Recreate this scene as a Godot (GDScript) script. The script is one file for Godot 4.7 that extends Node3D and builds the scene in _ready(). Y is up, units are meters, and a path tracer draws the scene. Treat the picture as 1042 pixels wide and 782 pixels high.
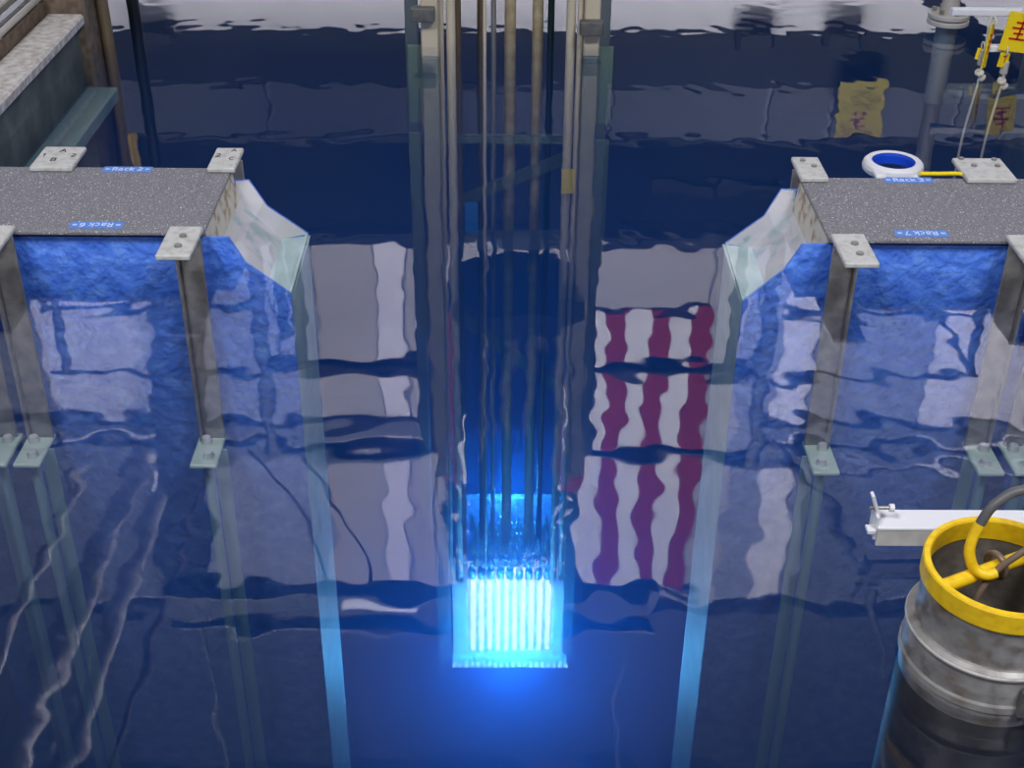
extends Node3D
# A reactor pool seen from its bridge: two storage racks at the surface, the glowing core far below,
# and the hall beyond the pool, which shows only as a reflection in the water.

# ---------------------------------------------------------------- mesh builder
class MB:
	var v := PackedVector3Array()
	var n := PackedVector3Array()
	var u := PackedVector2Array()
	var ix := PackedInt32Array()

	func vert(p: Vector3, nn: Vector3, uv := Vector2.ZERO) -> int:
		v.append(p); n.append(nn); u.append(uv)
		return v.size() - 1

	func tri(a: int, b: int, c: int) -> void:   # clockwise seen from outside, whatever the order given
		var g := (v[b] - v[a]).cross(v[c] - v[a])
		if g.dot(n[a] + n[b] + n[c]) > 0.0:
			ix.append_array(PackedInt32Array([a, c, b]))
		else:
			ix.append_array(PackedInt32Array([a, b, c]))

	func poly(ps: Array, nn: Vector3) -> MB:    # flat convex polygon
		var f := v.size()
		for p in ps: vert(p, nn)
		for k in range(1, ps.size() - 1): tri(f, f + k, f + k + 1)
		return self

	func face(ps: Array, toward: Vector3) -> MB:  # flat polygon whose normal is worked out, turned towards a side
		var g: Vector3 = (ps[1] - ps[0]).cross(ps[2] - ps[0]).normalized()
		return poly(ps, g if g.dot(toward) > 0.0 else -g)

	func box(c: Vector3, s: Vector3, bev := 0.0, b := Basis.IDENTITY) -> MB:
		var h := s * 0.5
		var e: float = minf(bev, minf(h.x, minf(h.y, h.z)) * 0.6)
		for ax in 3:
			for sg in [-1.0, 1.0]:
				var a1 := (ax + 1) % 3
				var a2 := (ax + 2) % 3
				var q := []
				for k in [[-1, -1], [1, -1], [1, 1], [-1, 1]]:
					var p := Vector3.ZERO
					p[ax] = sg * h[ax]
					p[a1] = k[0] * (h[a1] - e)
					p[a2] = k[1] * (h[a2] - e)
					q.append(c + b * p)
				var nn := Vector3.ZERO
				nn[ax] = sg
				poly(q, b * nn)
		if e > 0.0:
			for ax in 3:
				var a1 := (ax + 1) % 3
				var a2 := (ax + 2) % 3
				for s1 in [-1.0, 1.0]:
					for s2 in [-1.0, 1.0]:
						var q := []
						for k in [[-1.0, 0], [1.0, 0], [1.0, 1], [-1.0, 1]]:
							var p := Vector3.ZERO
							p[ax] = k[0] * (h[ax] - e)
							p[a1] = s1 * (h[a1] - (e if k[1] == 0 else 0.0))
							p[a2] = s2 * (h[a2] - (0.0 if k[1] == 0 else e))
							q.append(c + b * p)
						var nn := Vector3.ZERO
						nn[a1] = s1
						nn[a2] = s2
						poly(q, (b * nn).normalized())
			for s0 in [-1.0, 1.0]:
				for s1 in [-1.0, 1.0]:
					for s2 in [-1.0, 1.0]:
						var w := Vector3(s0, s1, s2)
						var q := []
						for k in 3:
							var p := w * (h - Vector3.ONE * e)
							p[k] = w[k] * h[k]
							q.append(c + b * p)
						poly(q, (b * w).normalized())
		return self

	func frame(d: Vector3) -> Array:
		var a := Vector3.UP if absf(d.y) < 0.9 else Vector3.RIGHT
		var x := d.cross(a).normalized()
		return [x, x.cross(d).normalized()]

	func cyl(a: Vector3, b: Vector3, r0: float, r1 := -1.0, seg := 16, caps := true) -> MB:
		if r1 < 0.0: r1 = r0
		var d := (b - a).normalized()
		var f := frame(d)
		var i0 := v.size()
		for k in seg + 1:
			var t := TAU * k / seg
			var o: Vector3 = f[0] * cos(t) + f[1] * sin(t)
			vert(a + o * r0, o); vert(b + o * r1, o)
		for k in seg:
			var i := i0 + 2 * k
			tri(i, i + 1, i + 3); tri(i, i + 3, i + 2)
		if caps:
			for e in [[a, r0, -d], [b, r1, d]]:
				if e[1] > 0.0001:
					var q := []
					for k in seg:
						var t := TAU * k / seg
						q.append(e[0] + (f[0] * cos(t) + f[1] * sin(t)) * e[1])
					poly(q, e[2])
		return self

	func tube(ps: Array, r: float, seg := 10, smooth := true) -> MB:   # round bar swept along points
		var path := []
		if smooth and ps.size() > 2:
			for i in ps.size() - 1:
				var p0: Vector3 = ps[maxi(i - 1, 0)]
				var p3: Vector3 = ps[mini(i + 2, ps.size() - 1)]
				for k in 6: path.append((ps[i] as Vector3).cubic_interpolate(ps[i + 1], p0, p3, k / 6.0))
			path.append(ps[-1])
		else:
			path = ps
		var i0 := v.size()
		var x := Vector3.ZERO
		for i in path.size():
			var d: Vector3 = (path[mini(i + 1, path.size() - 1)] - path[maxi(i - 1, 0)]).normalized()
			x = frame(d)[0] if x == Vector3.ZERO else (x - d * x.dot(d)).normalized()
			var y := d.cross(x)
			for k in seg + 1:
				var t := TAU * k / seg
				var o := x * cos(t) + y * sin(t)
				vert(path[i] + o * r, o)
		for i in path.size() - 1:
			for k in seg:
				var a := i0 + i * (seg + 1) + k
				tri(a, a + 1, a + seg + 2); tri(a, a + seg + 2, a + seg + 1)
		for e in [0, path.size() - 1]:
			var q := []
			for k in seg: q.append(v[i0 + e * (seg + 1) + k])
			var d: Vector3 = (path[1] - path[0]) if e == 0 else (path[-2] - path[-1])
			poly(q, -d.normalized())
		return self

	func lathe(c: Vector3, prof: Array, seg := 48, b := Basis.IDENTITY) -> MB:   # prof: Vector2(radius, height), creased at each point
		for i in prof.size() - 1:
			var p: Vector2 = prof[i]
			var q: Vector2 = prof[i + 1]
			var t := (q - p).normalized()
			var i0 := v.size()
			for k in seg + 1:
				var a := TAU * k / seg
				var o := Vector3(cos(a), 0, sin(a))
				var nn := b * (o * t.y - Vector3.UP * t.x)
				vert(c + b * (o * p.x + Vector3.UP * p.y), nn)
				vert(c + b * (o * q.x + Vector3.UP * q.y), nn)
			for k in seg:
				var j := i0 + 2 * k
				tri(j, j + 1, j + 3); tri(j, j + 3, j + 2)
		return self

	func torus(c: Vector3, R: float, r: float, b := Basis.IDENTITY, seg := 40, s2 := 14, sy := 1.0) -> MB:
		var i0 := v.size()
		for i in seg + 1:
			var a := TAU * i / seg
			var o := Vector3(cos(a), 0, sin(a))
			for k in s2 + 1:
				var t := TAU * k / s2
				var w := o * cos(t) + Vector3.UP * sin(t)
				vert(c + b * (o * (R + r * cos(t)) + Vector3.UP * (r * sin(t) * sy)), b * w)
		for i in seg:
			for k in s2:
				var a := i0 + i * (s2 + 1) + k
				tri(a, a + 1, a + s2 + 2); tri(a, a + s2 + 2, a + s2 + 1)
		return self

	func prism(ps: Array, off: Vector3) -> MB:   # convex outline pushed along off
		var c := Vector3.ZERO
		for p in ps: c += p / ps.size()
		face(ps, -off)
		var far := []
		for p in ps: far.append(p + off)
		face(far, off)
		for k in ps.size():
			var p: Vector3 = ps[k]
			var q: Vector3 = ps[(k + 1) % ps.size()]
			face([p, q, q + off, p + off], (p + q) * 0.5 - c)
		return self

	func done() -> ArrayMesh:
		var a := []
		a.resize(Mesh.ARRAY_MAX)
		a[Mesh.ARRAY_VERTEX] = v
		a[Mesh.ARRAY_NORMAL] = n
		a[Mesh.ARRAY_TEX_UV] = u
		a[Mesh.ARRAY_INDEX] = ix
		var m := ArrayMesh.new()
		m.add_surface_from_arrays(Mesh.PRIMITIVE_TRIANGLES, a)
		return m

# ---------------------------------------------------------------- naming helpers
var taken := {}

func numbered(called: String) -> String:
	var k: int = taken.get(called, -1) + 1
	taken[called] = k
	return called if k == 0 else "%s_%03d" % [called, k]

func tag(o: Node3D, label: String, category: String, group := "") -> Node3D:
	o.set_meta("label", label)
	o.set_meta("category", category)
	if group: o.set_meta("group", group)
	return o

func thing(called: String, label: String, category: String, at := Vector3.ZERO, group := "") -> Node3D:
	var o := Node3D.new()
	o.name = numbered(called)
	add_child(o, true)
	o.position = at
	return tag(o, label, category, group)

func obj(called: String, mb: MB, m: Material, parent: Node = null) -> MeshInstance3D:   # one mesh; geometry given in world metres
	var o := MeshInstance3D.new()
	o.mesh = mb.done()
	o.material_override = m
	if parent == null:
		o.name = numbered(called)
		add_child(o, true)
	else:
		o.name = called
		parent.add_child(o, true)
		var p := Vector3.ZERO
		var q: Node = parent
		while q is Node3D and q != self:
			p += (q as Node3D).position
			q = q.get_parent()
		o.position = -p
		if parent is MeshInstance3D: o.position = Vector3.ZERO   # a part's mesh already sits in world metres
	return o

func struct(called: String, mb: MB, m: Material, parent: Node = null, label := "") -> MeshInstance3D:
	var o := obj(called, mb, m, parent)
	if parent == null:
		o.set_meta("kind", "structure")
		if label: o.set_meta("label", label)
	return o

func copy(root: Node3D, shift: Vector3, label: String) -> Node3D:
	var r: Node3D = root.duplicate()
	r.name = numbered(String(root.name).trim_suffix("_000"))
	add_child(r, true)
	r.position = root.position + shift
	r.set_meta("label", label)
	return r

# ---------------------------------------------------------------- materials
var M := {}

func mat(c: Color, rough := 0.6, metal := 0.0) -> StandardMaterial3D:
	var m := StandardMaterial3D.new()
	m.albedo_color = c
	m.roughness = rough
	m.metallic = metal
	return m

func noise_tex(freq: float, stops: Array, cols: Array, octaves := 4, seed_ := 1, size := 512) -> NoiseTexture2D:
	var f := FastNoiseLite.new()
	f.seed = seed_
	f.frequency = freq
	f.fractal_octaves = octaves
	var g := Gradient.new()
	g.offsets = PackedFloat32Array(stops)
	g.colors = PackedColorArray(cols)
	var t := NoiseTexture2D.new()
	t.width = size
	t.height = size
	t.seamless = true
	t.noise = f
	t.color_ramp = g
	return t

func textured(t: Texture2D, scale: float, rough := 0.6, metal := 0.0) -> StandardMaterial3D:
	var m := mat(Color.WHITE, rough, metal)
	m.albedo_texture = t
	m.uv1_triplanar = true
	m.uv1_world_triplanar = true
	m.uv1_scale = Vector3.ONE * scale
	return m

func speckle() -> ImageTexture:   # gritty grey sheet: fine grain with scattered pale and dark flecks
	var r := RandomNumberGenerator.new()
	r.seed = 11
	var im := Image.create(1024, 1024, false, Image.FORMAT_RGB8)
	for y in range(0, 1024, 2):
		for x in range(0, 1024, 2):
			var g := 0.49 + r.randf_range(-0.14, 0.14)
			im.fill_rect(Rect2i(x, y, 2, 2), Color(g, g * 0.985, g * 1.03))
	for k in 6500:
		var g := r.randf_range(0.62, 0.98) if r.randf() < 0.72 else r.randf_range(0.24, 0.36)
		var w := 2 + int(5.0 * pow(r.randf(), 2.5))
		im.fill_rect(Rect2i(r.randi_range(0, 1014), r.randi_range(0, 1014), w, w + r.randi_range(-1, 1)), Color(g, g, g * 1.02))
	return ImageTexture.create_from_image(im)

func make_materials() -> void:
	M.plate = textured(speckle(), 2.0, 0.75)
	M.white_shaded = textured(noise_tex(0.01, [0.0, 0.5, 1.0], [Color(0.66, 0.65, 0.62), Color(0.76, 0.75, 0.73), Color(0.82, 0.81, 0.8)], 5, 3), 2.5, 0.5)  # greyer white, the shade on an upright face put into the colour
	M.bracket = textured(noise_tex(0.02, [0.0, 0.45, 1.0], [Color(0.68, 0.67, 0.64), Color(0.77, 0.765, 0.75), Color(0.81, 0.81, 0.8)], 4, 5), 3.0, 0.55)
	M.sheet = textured(noise_tex(0.008, [0.0, 0.22, 0.34, 0.6, 1.0], [Color(0.3, 0.55, 0.6), Color(0.5, 0.68, 0.7), Color(0.84, 0.83, 0.85), Color(0.87, 0.86, 0.88), Color(0.82, 0.81, 0.8)], 5, 21), 1.4, 0.45)
	M.stained = textured(noise_tex(0.014, [0.0, 0.3, 0.45, 1.0], [Color(0.5, 0.4, 0.26), Color(0.7, 0.63, 0.53), Color(0.83, 0.8, 0.75), Color(0.87, 0.86, 0.83)], 5, 8), 2.2, 0.6)
	M.side = textured(noise_tex(0.012, [0.0, 0.5, 1.0], [Color(0.68, 0.78, 0.78), Color(0.75, 0.84, 0.84), Color(0.82, 0.89, 0.88)], 4, 9), 1.2, 0.5)
	M.blue = textured(noise_tex(0.015, [0.0, 0.5, 1.0], [Color(0.27, 0.46, 0.9), Color(0.34, 0.54, 0.96), Color(0.46, 0.65, 1.0)], 4, 4), 2.0, 0.35)
	M.blue.normal_enabled = true
	var nt := noise_tex(0.02, [0.0, 1.0], [Color.BLACK, Color.WHITE], 3, 17)
	nt.as_normal_map = true
	nt.bump_strength = 6.0
	M.blue.normal_texture = nt
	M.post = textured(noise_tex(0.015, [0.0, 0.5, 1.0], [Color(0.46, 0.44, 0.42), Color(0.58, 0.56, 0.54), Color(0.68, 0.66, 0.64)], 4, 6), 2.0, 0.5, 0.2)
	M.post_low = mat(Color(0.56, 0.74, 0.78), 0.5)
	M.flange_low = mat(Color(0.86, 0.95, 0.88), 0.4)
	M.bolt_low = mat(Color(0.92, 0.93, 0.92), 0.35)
	M.bolt = mat(Color(0.6, 0.6, 0.58), 0.35, 0.6)
	M.tape = mat(Color(0.36, 0.55, 0.86), 0.6)
	M.tape_ink = mat(Color(0.86, 0.9, 1.0), 0.7)
	M.ink = mat(Color(0.06, 0.06, 0.07), 0.7)
	M.liner = textured(noise_tex(0.008, [0.0, 0.5, 1.0], [Color(0.1, 0.14, 0.16), Color(0.14, 0.18, 0.2), Color(0.2, 0.23, 0.24)], 5, 31), 0.6, 0.6)
	M.left_liner = textured(noise_tex(0.01, [0.0, 0.5, 1.0], [Color(0.2, 0.24, 0.25), Color(0.3, 0.34, 0.35), Color(0.42, 0.46, 0.47)], 5, 32), 1.0, 0.55)
	M.ledge_reflection = mat(Color(0.45, 0.56, 0.57), 0.6)  # tone of the mirrored ledge, given to a solid slab
	M.concrete = textured(noise_tex(0.03, [0.0, 0.5, 1.0], [Color(0.6, 0.57, 0.55), Color(0.75, 0.73, 0.71), Color(0.86, 0.85, 0.84)], 5, 33), 1.6, 0.85)
	M.concrete_brown = textured(noise_tex(0.02, [0.0, 0.5, 1.0], [Color(0.3, 0.25, 0.21), Color(0.42, 0.36, 0.31), Color(0.5, 0.45, 0.4)], 5, 34), 1.6, 0.85)
	M.grey_steel = textured(noise_tex(0.02, [0.0, 0.5, 1.0], [Color(0.3, 0.3, 0.3), Color(0.38, 0.38, 0.38), Color(0.46, 0.46, 0.45)], 4, 35), 2.0, 0.5, 0.3)
	M.pale_metal = mat(Color(0.72, 0.7, 0.68), 0.4, 0.2)
	M.dark = mat(Color(0.07, 0.08, 0.09), 0.7)
	M.dark_steel = mat(Color(0.13, 0.15, 0.18), 0.45, 0.4)
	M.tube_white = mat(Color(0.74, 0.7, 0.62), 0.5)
	M.tube_cream = textured(noise_tex(0.02, [0.0, 0.5, 1.0], [Color(0.52, 0.46, 0.33), Color(0.62, 0.56, 0.44), Color(0.7, 0.66, 0.56)], 4, 36), 2.0, 0.5)
	M.tube_brown = mat(Color(0.42, 0.36, 0.28), 0.5, 0.2)
	M.tube_grey = mat(Color(0.5, 0.5, 0.5), 0.45, 0.3)
	M.channel_dimmed = textured(noise_tex(0.01, [0.0, 0.5, 1.0], [Color(0.3, 0.37, 0.38), Color(0.38, 0.44, 0.45), Color(0.46, 0.5, 0.5)], 4, 44), 1.5, 0.6)  # channel colour darkened to stand for dimming under water
	M.tower_green = mat(Color(0.36, 0.46, 0.42), 0.6)
	M.tower_grey = mat(Color(0.42, 0.47, 0.5), 0.55, 0.1)
	M.yellow = textured(noise_tex(0.02, [0.0, 0.5, 1.0], [Color(0.86, 0.68, 0.06), Color(0.95, 0.78, 0.08), Color(0.98, 0.84, 0.14)], 4, 37), 4.0, 0.5)
	M.yellow_tag = mat(Color(0.95, 0.83, 0.06), 0.6)
	M.red_ink = mat(Color(0.75, 0.1, 0.05), 0.7)
	M.sign = mat(Color(0.66, 0.6, 0.2), 0.7)
	M.sign_print = mat(Color(0.52, 0.46, 0.2), 0.7)
	M.magenta = mat(Color(0.5, 0.08, 0.32), 0.7)
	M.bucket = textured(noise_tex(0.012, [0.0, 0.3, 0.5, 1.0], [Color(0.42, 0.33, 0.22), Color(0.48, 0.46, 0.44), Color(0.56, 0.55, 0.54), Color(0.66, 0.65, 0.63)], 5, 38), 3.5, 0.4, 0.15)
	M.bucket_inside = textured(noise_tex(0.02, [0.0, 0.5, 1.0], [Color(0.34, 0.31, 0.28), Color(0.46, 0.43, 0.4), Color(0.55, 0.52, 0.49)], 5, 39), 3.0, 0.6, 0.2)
	M.bucket_dimmed = textured(noise_tex(0.012, [0.0, 0.5, 1.0], [Color(0.14, 0.14, 0.15), Color(0.19, 0.19, 0.2), Color(0.25, 0.25, 0.26)], 4, 40), 2.0, 0.5)  # darker copy of the canister steel, standing for its dimness under water
	M.white = mat(Color(0.88, 0.88, 0.9), 0.4)
	M.rope = mat(Color(0.84, 0.82, 0.76), 0.9)
	M.hose = mat(Color(0.36, 0.36, 0.37), 0.45)
	M.hook = mat(Color(0.5, 0.43, 0.37), 0.4, 0.3)
	M.ring_blue = mat(Color(0.1, 0.3, 0.8), 0.4)
	M.flag_white = mat(Color(0.85, 0.83, 0.84), 0.9)
	M.flag_red = mat(Color(0.5, 0.03, 0.07), 0.9)
	M.flag_blue = mat(Color(0.04, 0.06, 0.2), 0.9)
	M.wall = mat(Color(0.5, 0.51, 0.58), 0.8)
	M.wall_centre = mat(Color(0.64, 0.62, 0.63), 0.8)
	M.wall_light = mat(Color(0.84, 0.82, 0.86), 0.8)
	M.wall_mid = mat(Color(0.47, 0.48, 0.52), 0.8)
	M.wall_low = mat(Color(0.85, 0.84, 0.86), 0.8)
	M.band = mat(Color(0.36, 0.37, 0.41), 0.8)
	M.ceiling = mat(Color(0.26, 0.27, 0.31), 0.8)
	M.cyan_note = mat(Color(0.12, 0.55, 0.85), 0.6)
	M.duct = mat(Color(0.8, 0.79, 0.8), 0.6)
	M.fuel_top = mat(Color(0.5, 0.8, 0.85), 0.35, 0.1)
	M.core_rod = mat(Color(0.12, 0.22, 0.22), 0.45, 0.3)

func glow(c: Color, e: float, base := Color(0.6, 0.75, 0.85)) -> StandardMaterial3D:
	var m := mat(base, 0.5)
	m.emission_enabled = true
	m.emission = c
	m.emission_energy_multiplier = e
	return m

func text_mesh(s: String, h: float, depth := 0.0015) -> TextMesh:
	var t := TextMesh.new()
	var f := SystemFont.new()
	f.font_names = PackedStringArray(["Droid Sans"])
	t.font = f
	t.text = s
	t.font_size = 48
	t.pixel_size = h / 48.0
	t.depth = depth
	t.curve_step = 2.0
	return t

func letter(called: String, s: String, h: float, m: Material, parent: Node3D, at: Vector3, b: Basis) -> void:   # flat print, at given in world metres
	var o := MeshInstance3D.new()
	o.mesh = text_mesh(s, h)
	o.material_override = m
	o.name = called
	parent.add_child(o, true)
	var p := Vector3.ZERO
	var q: Node = parent
	while q is Node3D and q != self:
		p += (q as Node3D).position
		q = q.get_parent()
	o.transform = Transform3D(b, at - p)

# ---------------------------------------------------------------- scene
func _ready() -> void:
	view_and_light()
	make_materials()
	build_hall()
	build_pool()
	build_water()
	build_rack(-1.0)
	build_rack(1.0)
	build_tower()
	build_core()
	build_hall_things()
	build_left_ledge()
	build_right_gear()
	build_canister()

func area_lamp(called: String, label: String, at: Vector3, look: Vector3, size: Vector2, energy: float, hood := false, c := Color(0.98, 0.985, 1.0)) -> void:
	var b := Basis.looking_at(look, Vector3.UP if absf(look.y) < 0.9 else Vector3.FORWARD)
	var t := thing(called, label, "lamp", at)
	obj("housing", MB.new().box(at - look * 0.05, Vector3(size.x + 0.08, size.y + 0.08, 0.07), 0.01, b), M.get("dark_steel", mat(Color(0.2, 0.2, 0.2))), t)
	obj("lamp_panel", MB.new().box(at - look * 0.01, Vector3(size.x, size.y, 0.012), 0.0, b), glow(c, 4.0, Color(0.8, 0.8, 0.8)), t)
	var l := AreaLight3D.new()
	l.name = "light"
	l.area_size = size
	l.light_energy = energy
	l.light_color = c
	l.area_range = 30.0
	l.area_attenuation = 2.0
	l.area_normalize_energy = true
	l.shadow_enabled = true
	t.add_child(l)
	l.transform = Transform3D(b, look * 0.02)
	if hood:   # unseen blocker added below the lamp, keeps its light off the pool
		obj("added_hood", MB.new().box(at + Vector3(0, -0.42, -0.02), Vector3(size.x + 0.5, 0.02, 0.46), 0.004).box(at + Vector3(0, -0.2, 0.2), Vector3(size.x + 0.5, 0.5, 0.02), 0.004), mat(Color(0.12, 0.12, 0.13)), t)

func view_and_light() -> void:
	var cam := Camera3D.new()
	cam.name = "camera"
	cam.fov = 32.3733
	cam.position = Vector3(0, 1.5, 0)
	cam.basis = Basis.from_euler(Vector3(deg_to_rad(-31.7), deg_to_rad(-0.6), deg_to_rad(0.6)))
	cam.near = 0.05
	cam.far = 60.0
	add_child(cam)
	cam.current = true
	var we := WorldEnvironment.new()
	we.name = "environment"
	var e := Environment.new()
	e.background_mode = Environment.BG_COLOR
	e.background_color = Color(0.0, 0.0, 0.0)
	e.tonemap_mode = Environment.TONE_MAPPER_LINEAR
	e.tonemap_exposure = 1.12
	e.sdfgi_enabled = true
	e.ssao_enabled = true
	e.ssil_enabled = true
	e.volumetric_fog_enabled = true
	e.volumetric_fog_density = 0.0
	we.environment = e
	add_child(we)
	area_lamp("ceiling_lamp", "large ceiling lamp over the left side of the near end of the pool", Vector3(-2.7, 6.2, 1.2), Vector3(0.34, -0.78, -0.52).normalized(), Vector2(1.8, 1.4), 24.0)
	area_lamp("ceiling_lamp", "large ceiling lamp over the right side of the near end of the pool", Vector3(2.7, 6.2, 1.2), Vector3(-0.34, -0.78, -0.52).normalized(), Vector2(1.8, 1.4), 24.0)
	area_lamp("added_wall_lamp", "unseen long lamp added to brighten the far wall, over its left half", Vector3(-2.2, 6.0, -4.4), Vector3(0, -0.4, -0.917).normalized(), Vector2(3.2, 0.24), 80.0, true)  # added pair, out of view, brightens the wall for its mirror image
	area_lamp("added_wall_lamp", "unseen long lamp added to brighten the far wall, over its right half", Vector3(2.2, 6.0, -4.4), Vector3(0, -0.4, -0.917).normalized(), Vector2(3.2, 0.24), 80.0, true)

func build_water() -> void:
	# surface: a fine grid of small ripples with exact normals, summed from two repeating tiles of waves
	var st := 0.0105
	var ta := ripple_tile(146, st, 26, 5)
	var tb := ripple_tile(101, st, 22, 9)
	var x0 := -2.98
	var z0 := -6.99
	var nx := 567
	var nz := 636
	var v := PackedVector3Array()
	var n := PackedVector3Array()
	var ix := PackedInt32Array()
	for j in nz + 1:
		for i in nx + 1:
			var a: Vector3 = ta[(j % 146) * 146 + i % 146]
			var b: Vector3 = tb[(j % 101) * 101 + i % 101]
			v.append(Vector3(x0 + st * i, a.x + b.x, z0 + st * j))
			n.append(Vector3(-a.y - b.y, 1, -a.z - b.z).normalized())
	for j in nz:
		for i in nx:
			var a := j * (nx + 1) + i
			ix.append_array(PackedInt32Array([a, a + 1, a + nx + 2, a, a + nx + 2, a + nx + 1]))
	var arr := []
	arr.resize(Mesh.ARRAY_MAX)
	arr[Mesh.ARRAY_VERTEX] = v
	arr[Mesh.ARRAY_NORMAL] = n
	arr[Mesh.ARRAY_INDEX] = ix
	var me := ArrayMesh.new()
	me.add_surface_from_arrays(Mesh.PRIMITIVE_TRIANGLES, arr)
	var m := mat(Color(0.6, 0.75, 0.9, 0.0), 0.02)
	m.transparency = BaseMaterial3D.TRANSPARENCY_ALPHA
	var o := MeshInstance3D.new()
	o.mesh = me
	o.material_override = m
	o.name = numbered("water_surface")
	add_child(o)
	tag(o, "rippled clear water surface of the pool, mirroring the hall beyond it", "water")
	o.set_meta("kind", "stuff")
	var f := FogVolume.new()
	f.name = numbered("pool_water")
	f.shape = RenderingServer.FOG_VOLUME_SHAPE_BOX
	f.size = Vector3(5.9, 6.4, 6.6)
	f.position = Vector3(0, -3.215, -3.65)
	var fm := FogMaterial.new()
	fm.albedo = Color(0.17, 0.38, 0.70)
	fm.density = 0.62
	f.material = fm
	add_child(f)
	var g := FogVolume.new()
	g.name = numbered("core_haze")
	g.shape = RenderingServer.FOG_VOLUME_SHAPE_ELLIPSOID
	g.size = Vector3(2.2, 1.9, 1.9)
	g.position = Vector3(0.05, -2.85, -4.85)
	var gm := FogMaterial.new()
	gm.albedo = Color(0.25, 0.56, 0.95)
	gm.density = 0.5
	g.material = gm
	add_child(g)
	tag(g, "blue glowing haze in the water round the reactor core", "haze")
	g.set_meta("kind", "stuff")
	tag(f, "deep blue body of water that fills the pool below its surface", "water")
	f.set_meta("kind", "stuff")

func ripple_tile(k: int, st: float, count: int, seed_: int) -> PackedVector3Array:   # (height, slope along x, slope along z)
	var r := RandomNumberGenerator.new()
	r.seed = seed_
	var side := k * st
	var out := PackedVector3Array()
	out.resize(k * k)
	for w in count:
		var lam := 0.05 * pow(10.0, r.randf())
		var ang := r.randf() * TAU
		var a := roundf(cos(ang) * side / lam) * TAU / side
		var b := roundf(sin(ang) * side / lam) * TAU / side
		var kk := maxf(sqrt(a * a + b * b), 1.0)
		var h := 0.00092 / kk * (1.0 if lam < 0.14 else pow(lam / 0.14, -0.9))
		var ph := r.randf() * TAU
		for j in k:
			for i in k:
				var p := a * i * st + b * j * st + ph
				var c := h * cos(p)
				out[j * k + i] += Vector3(h * sin(p), a * c, b * c)
	return out

func build_hall() -> void:
	struct("wall_far", MB.new().box(Vector3(0, 4.0, -9.15), Vector3(12.0, 8.4, 0.3)), M.wall, null, "tall pale far wall of the hall, seen mirrored in the pool")
	var wf: Node = get_node("wall_far")
	obj("upper_panel", MB.new().box(Vector3(-4.35, 5.5, -8.95), Vector3(2.9, 1.5, 0.04), 0.004), M.band, wf)
	obj("upper_panel", MB.new().box(Vector3(4.3, 5.55, -8.95), Vector3(3.4, 1.4, 0.04), 0.004), M.band, wf)
	obj("low_panel", MB.new().box(Vector3(0, 0.66, -8.985), Vector3(11.6, 1.06, 0.03)), M.wall_low, wf)
	obj("dark_band", MB.new().box(Vector3(0, 1.39, -8.98), Vector3(11.6, 0.38, 0.04)), M.dark, wf)  # flat near-black strips on the face of the wall
	obj("dark_band", MB.new().box(Vector3(0, 2.39, -8.98), Vector3(11.6, 0.8, 0.04)), M.dark, wf)
	for q in [[-4.4, -2.5], [-2.48, -1.66], [-1.62, -0.6], [-0.58, 0.75], [0.78, 1.86], [1.9, 2.3], [2.34, 3.2], [3.24, 4.4]]:
		obj("grey_panel", MB.new().box(Vector3((q[0] + q[1]) / 2, 1.785, -8.975), Vector3(q[1] - q[0], 0.4, 0.04), 0.004), M.band, wf)
	struct("trim_1", MB.new().box(Vector3(0, 7.25, -8.9), Vector3(11.6, 1.9, 0.2)), M.ceiling)
	for p in [[-2.55, -1.55, 0], [-1.43, -0.96, 3], [-0.95, -0.74, 1], [-0.72, -0.56, 3], [-0.54, 1.6, 3], [1.62, 1.9, 3], [2.2, 2.46, 1], [2.48, 3.4, 0], [3.42, 4.4, 1], [-3.6, -2.6, 1], [-4.6, -3.65, 2]]:
		obj("wall_panel", MB.new().box(Vector3((p[0] + p[1]) / 2, 4.75, -8.99), Vector3(p[1] - p[0], 3.9, 0.03), 0.004), [M.wall, M.wall_light, M.wall_mid, M.wall_centre][p[2]], wf)
	struct("wall_left", MB.new().box(Vector3(-6.0, 4.0, -3.0), Vector3(0.3, 8.4, 12.6)), M.wall_mid)
	struct("wall_right", MB.new().box(Vector3(6.0, 4.0, -3.0), Vector3(0.3, 8.4, 12.6)), M.wall_mid)
	struct("wall_near", MB.new().box(Vector3(0, 4.0, 3.15), Vector3(12.0, 8.4, 0.3)), M.wall_mid)
	struct("ceiling", MB.new().box(Vector3(0, 8.3, -3.0), Vector3(12.3, 0.3, 12.6)), M.ceiling)

func build_pool() -> void:
	struct("floor", MB.new().box(Vector3(-4.5, -0.1, -3.0), Vector3(3.0, 0.5, 12.2)).box(Vector3(4.5, -0.1, -3.0), Vector3(3.0, 0.5, 12.2)).box(Vector3(0, -0.1, -8.05), Vector3(6.0, 0.5, 2.1)).box(Vector3(0, -0.1, 1.4), Vector3(6.0, 0.5, 3.4)), M.concrete)
	struct("wall_pool_left", MB.new().box(Vector3(-3.1, -3.3, -3.65), Vector3(0.2, 6.6, 6.7)), M.liner)
	struct("wall_pool_right", MB.new().box(Vector3(3.1, -3.3, -3.65), Vector3(0.2, 6.6, 6.7)), M.liner)
	struct("wall_pool_far", MB.new().box(Vector3(0, -3.3, -7.1), Vector3(6.0, 6.6, 0.2)), M.liner)
	struct("wall_pool_near", MB.new().box(Vector3(0, -3.3, -0.2), Vector3(6.0, 6.6, 0.2)), M.liner)
	struct("floor_pool", MB.new().box(Vector3(0, -6.6, -3.65), Vector3(6.4, 0.3, 7.1)), M.liner)

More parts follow.
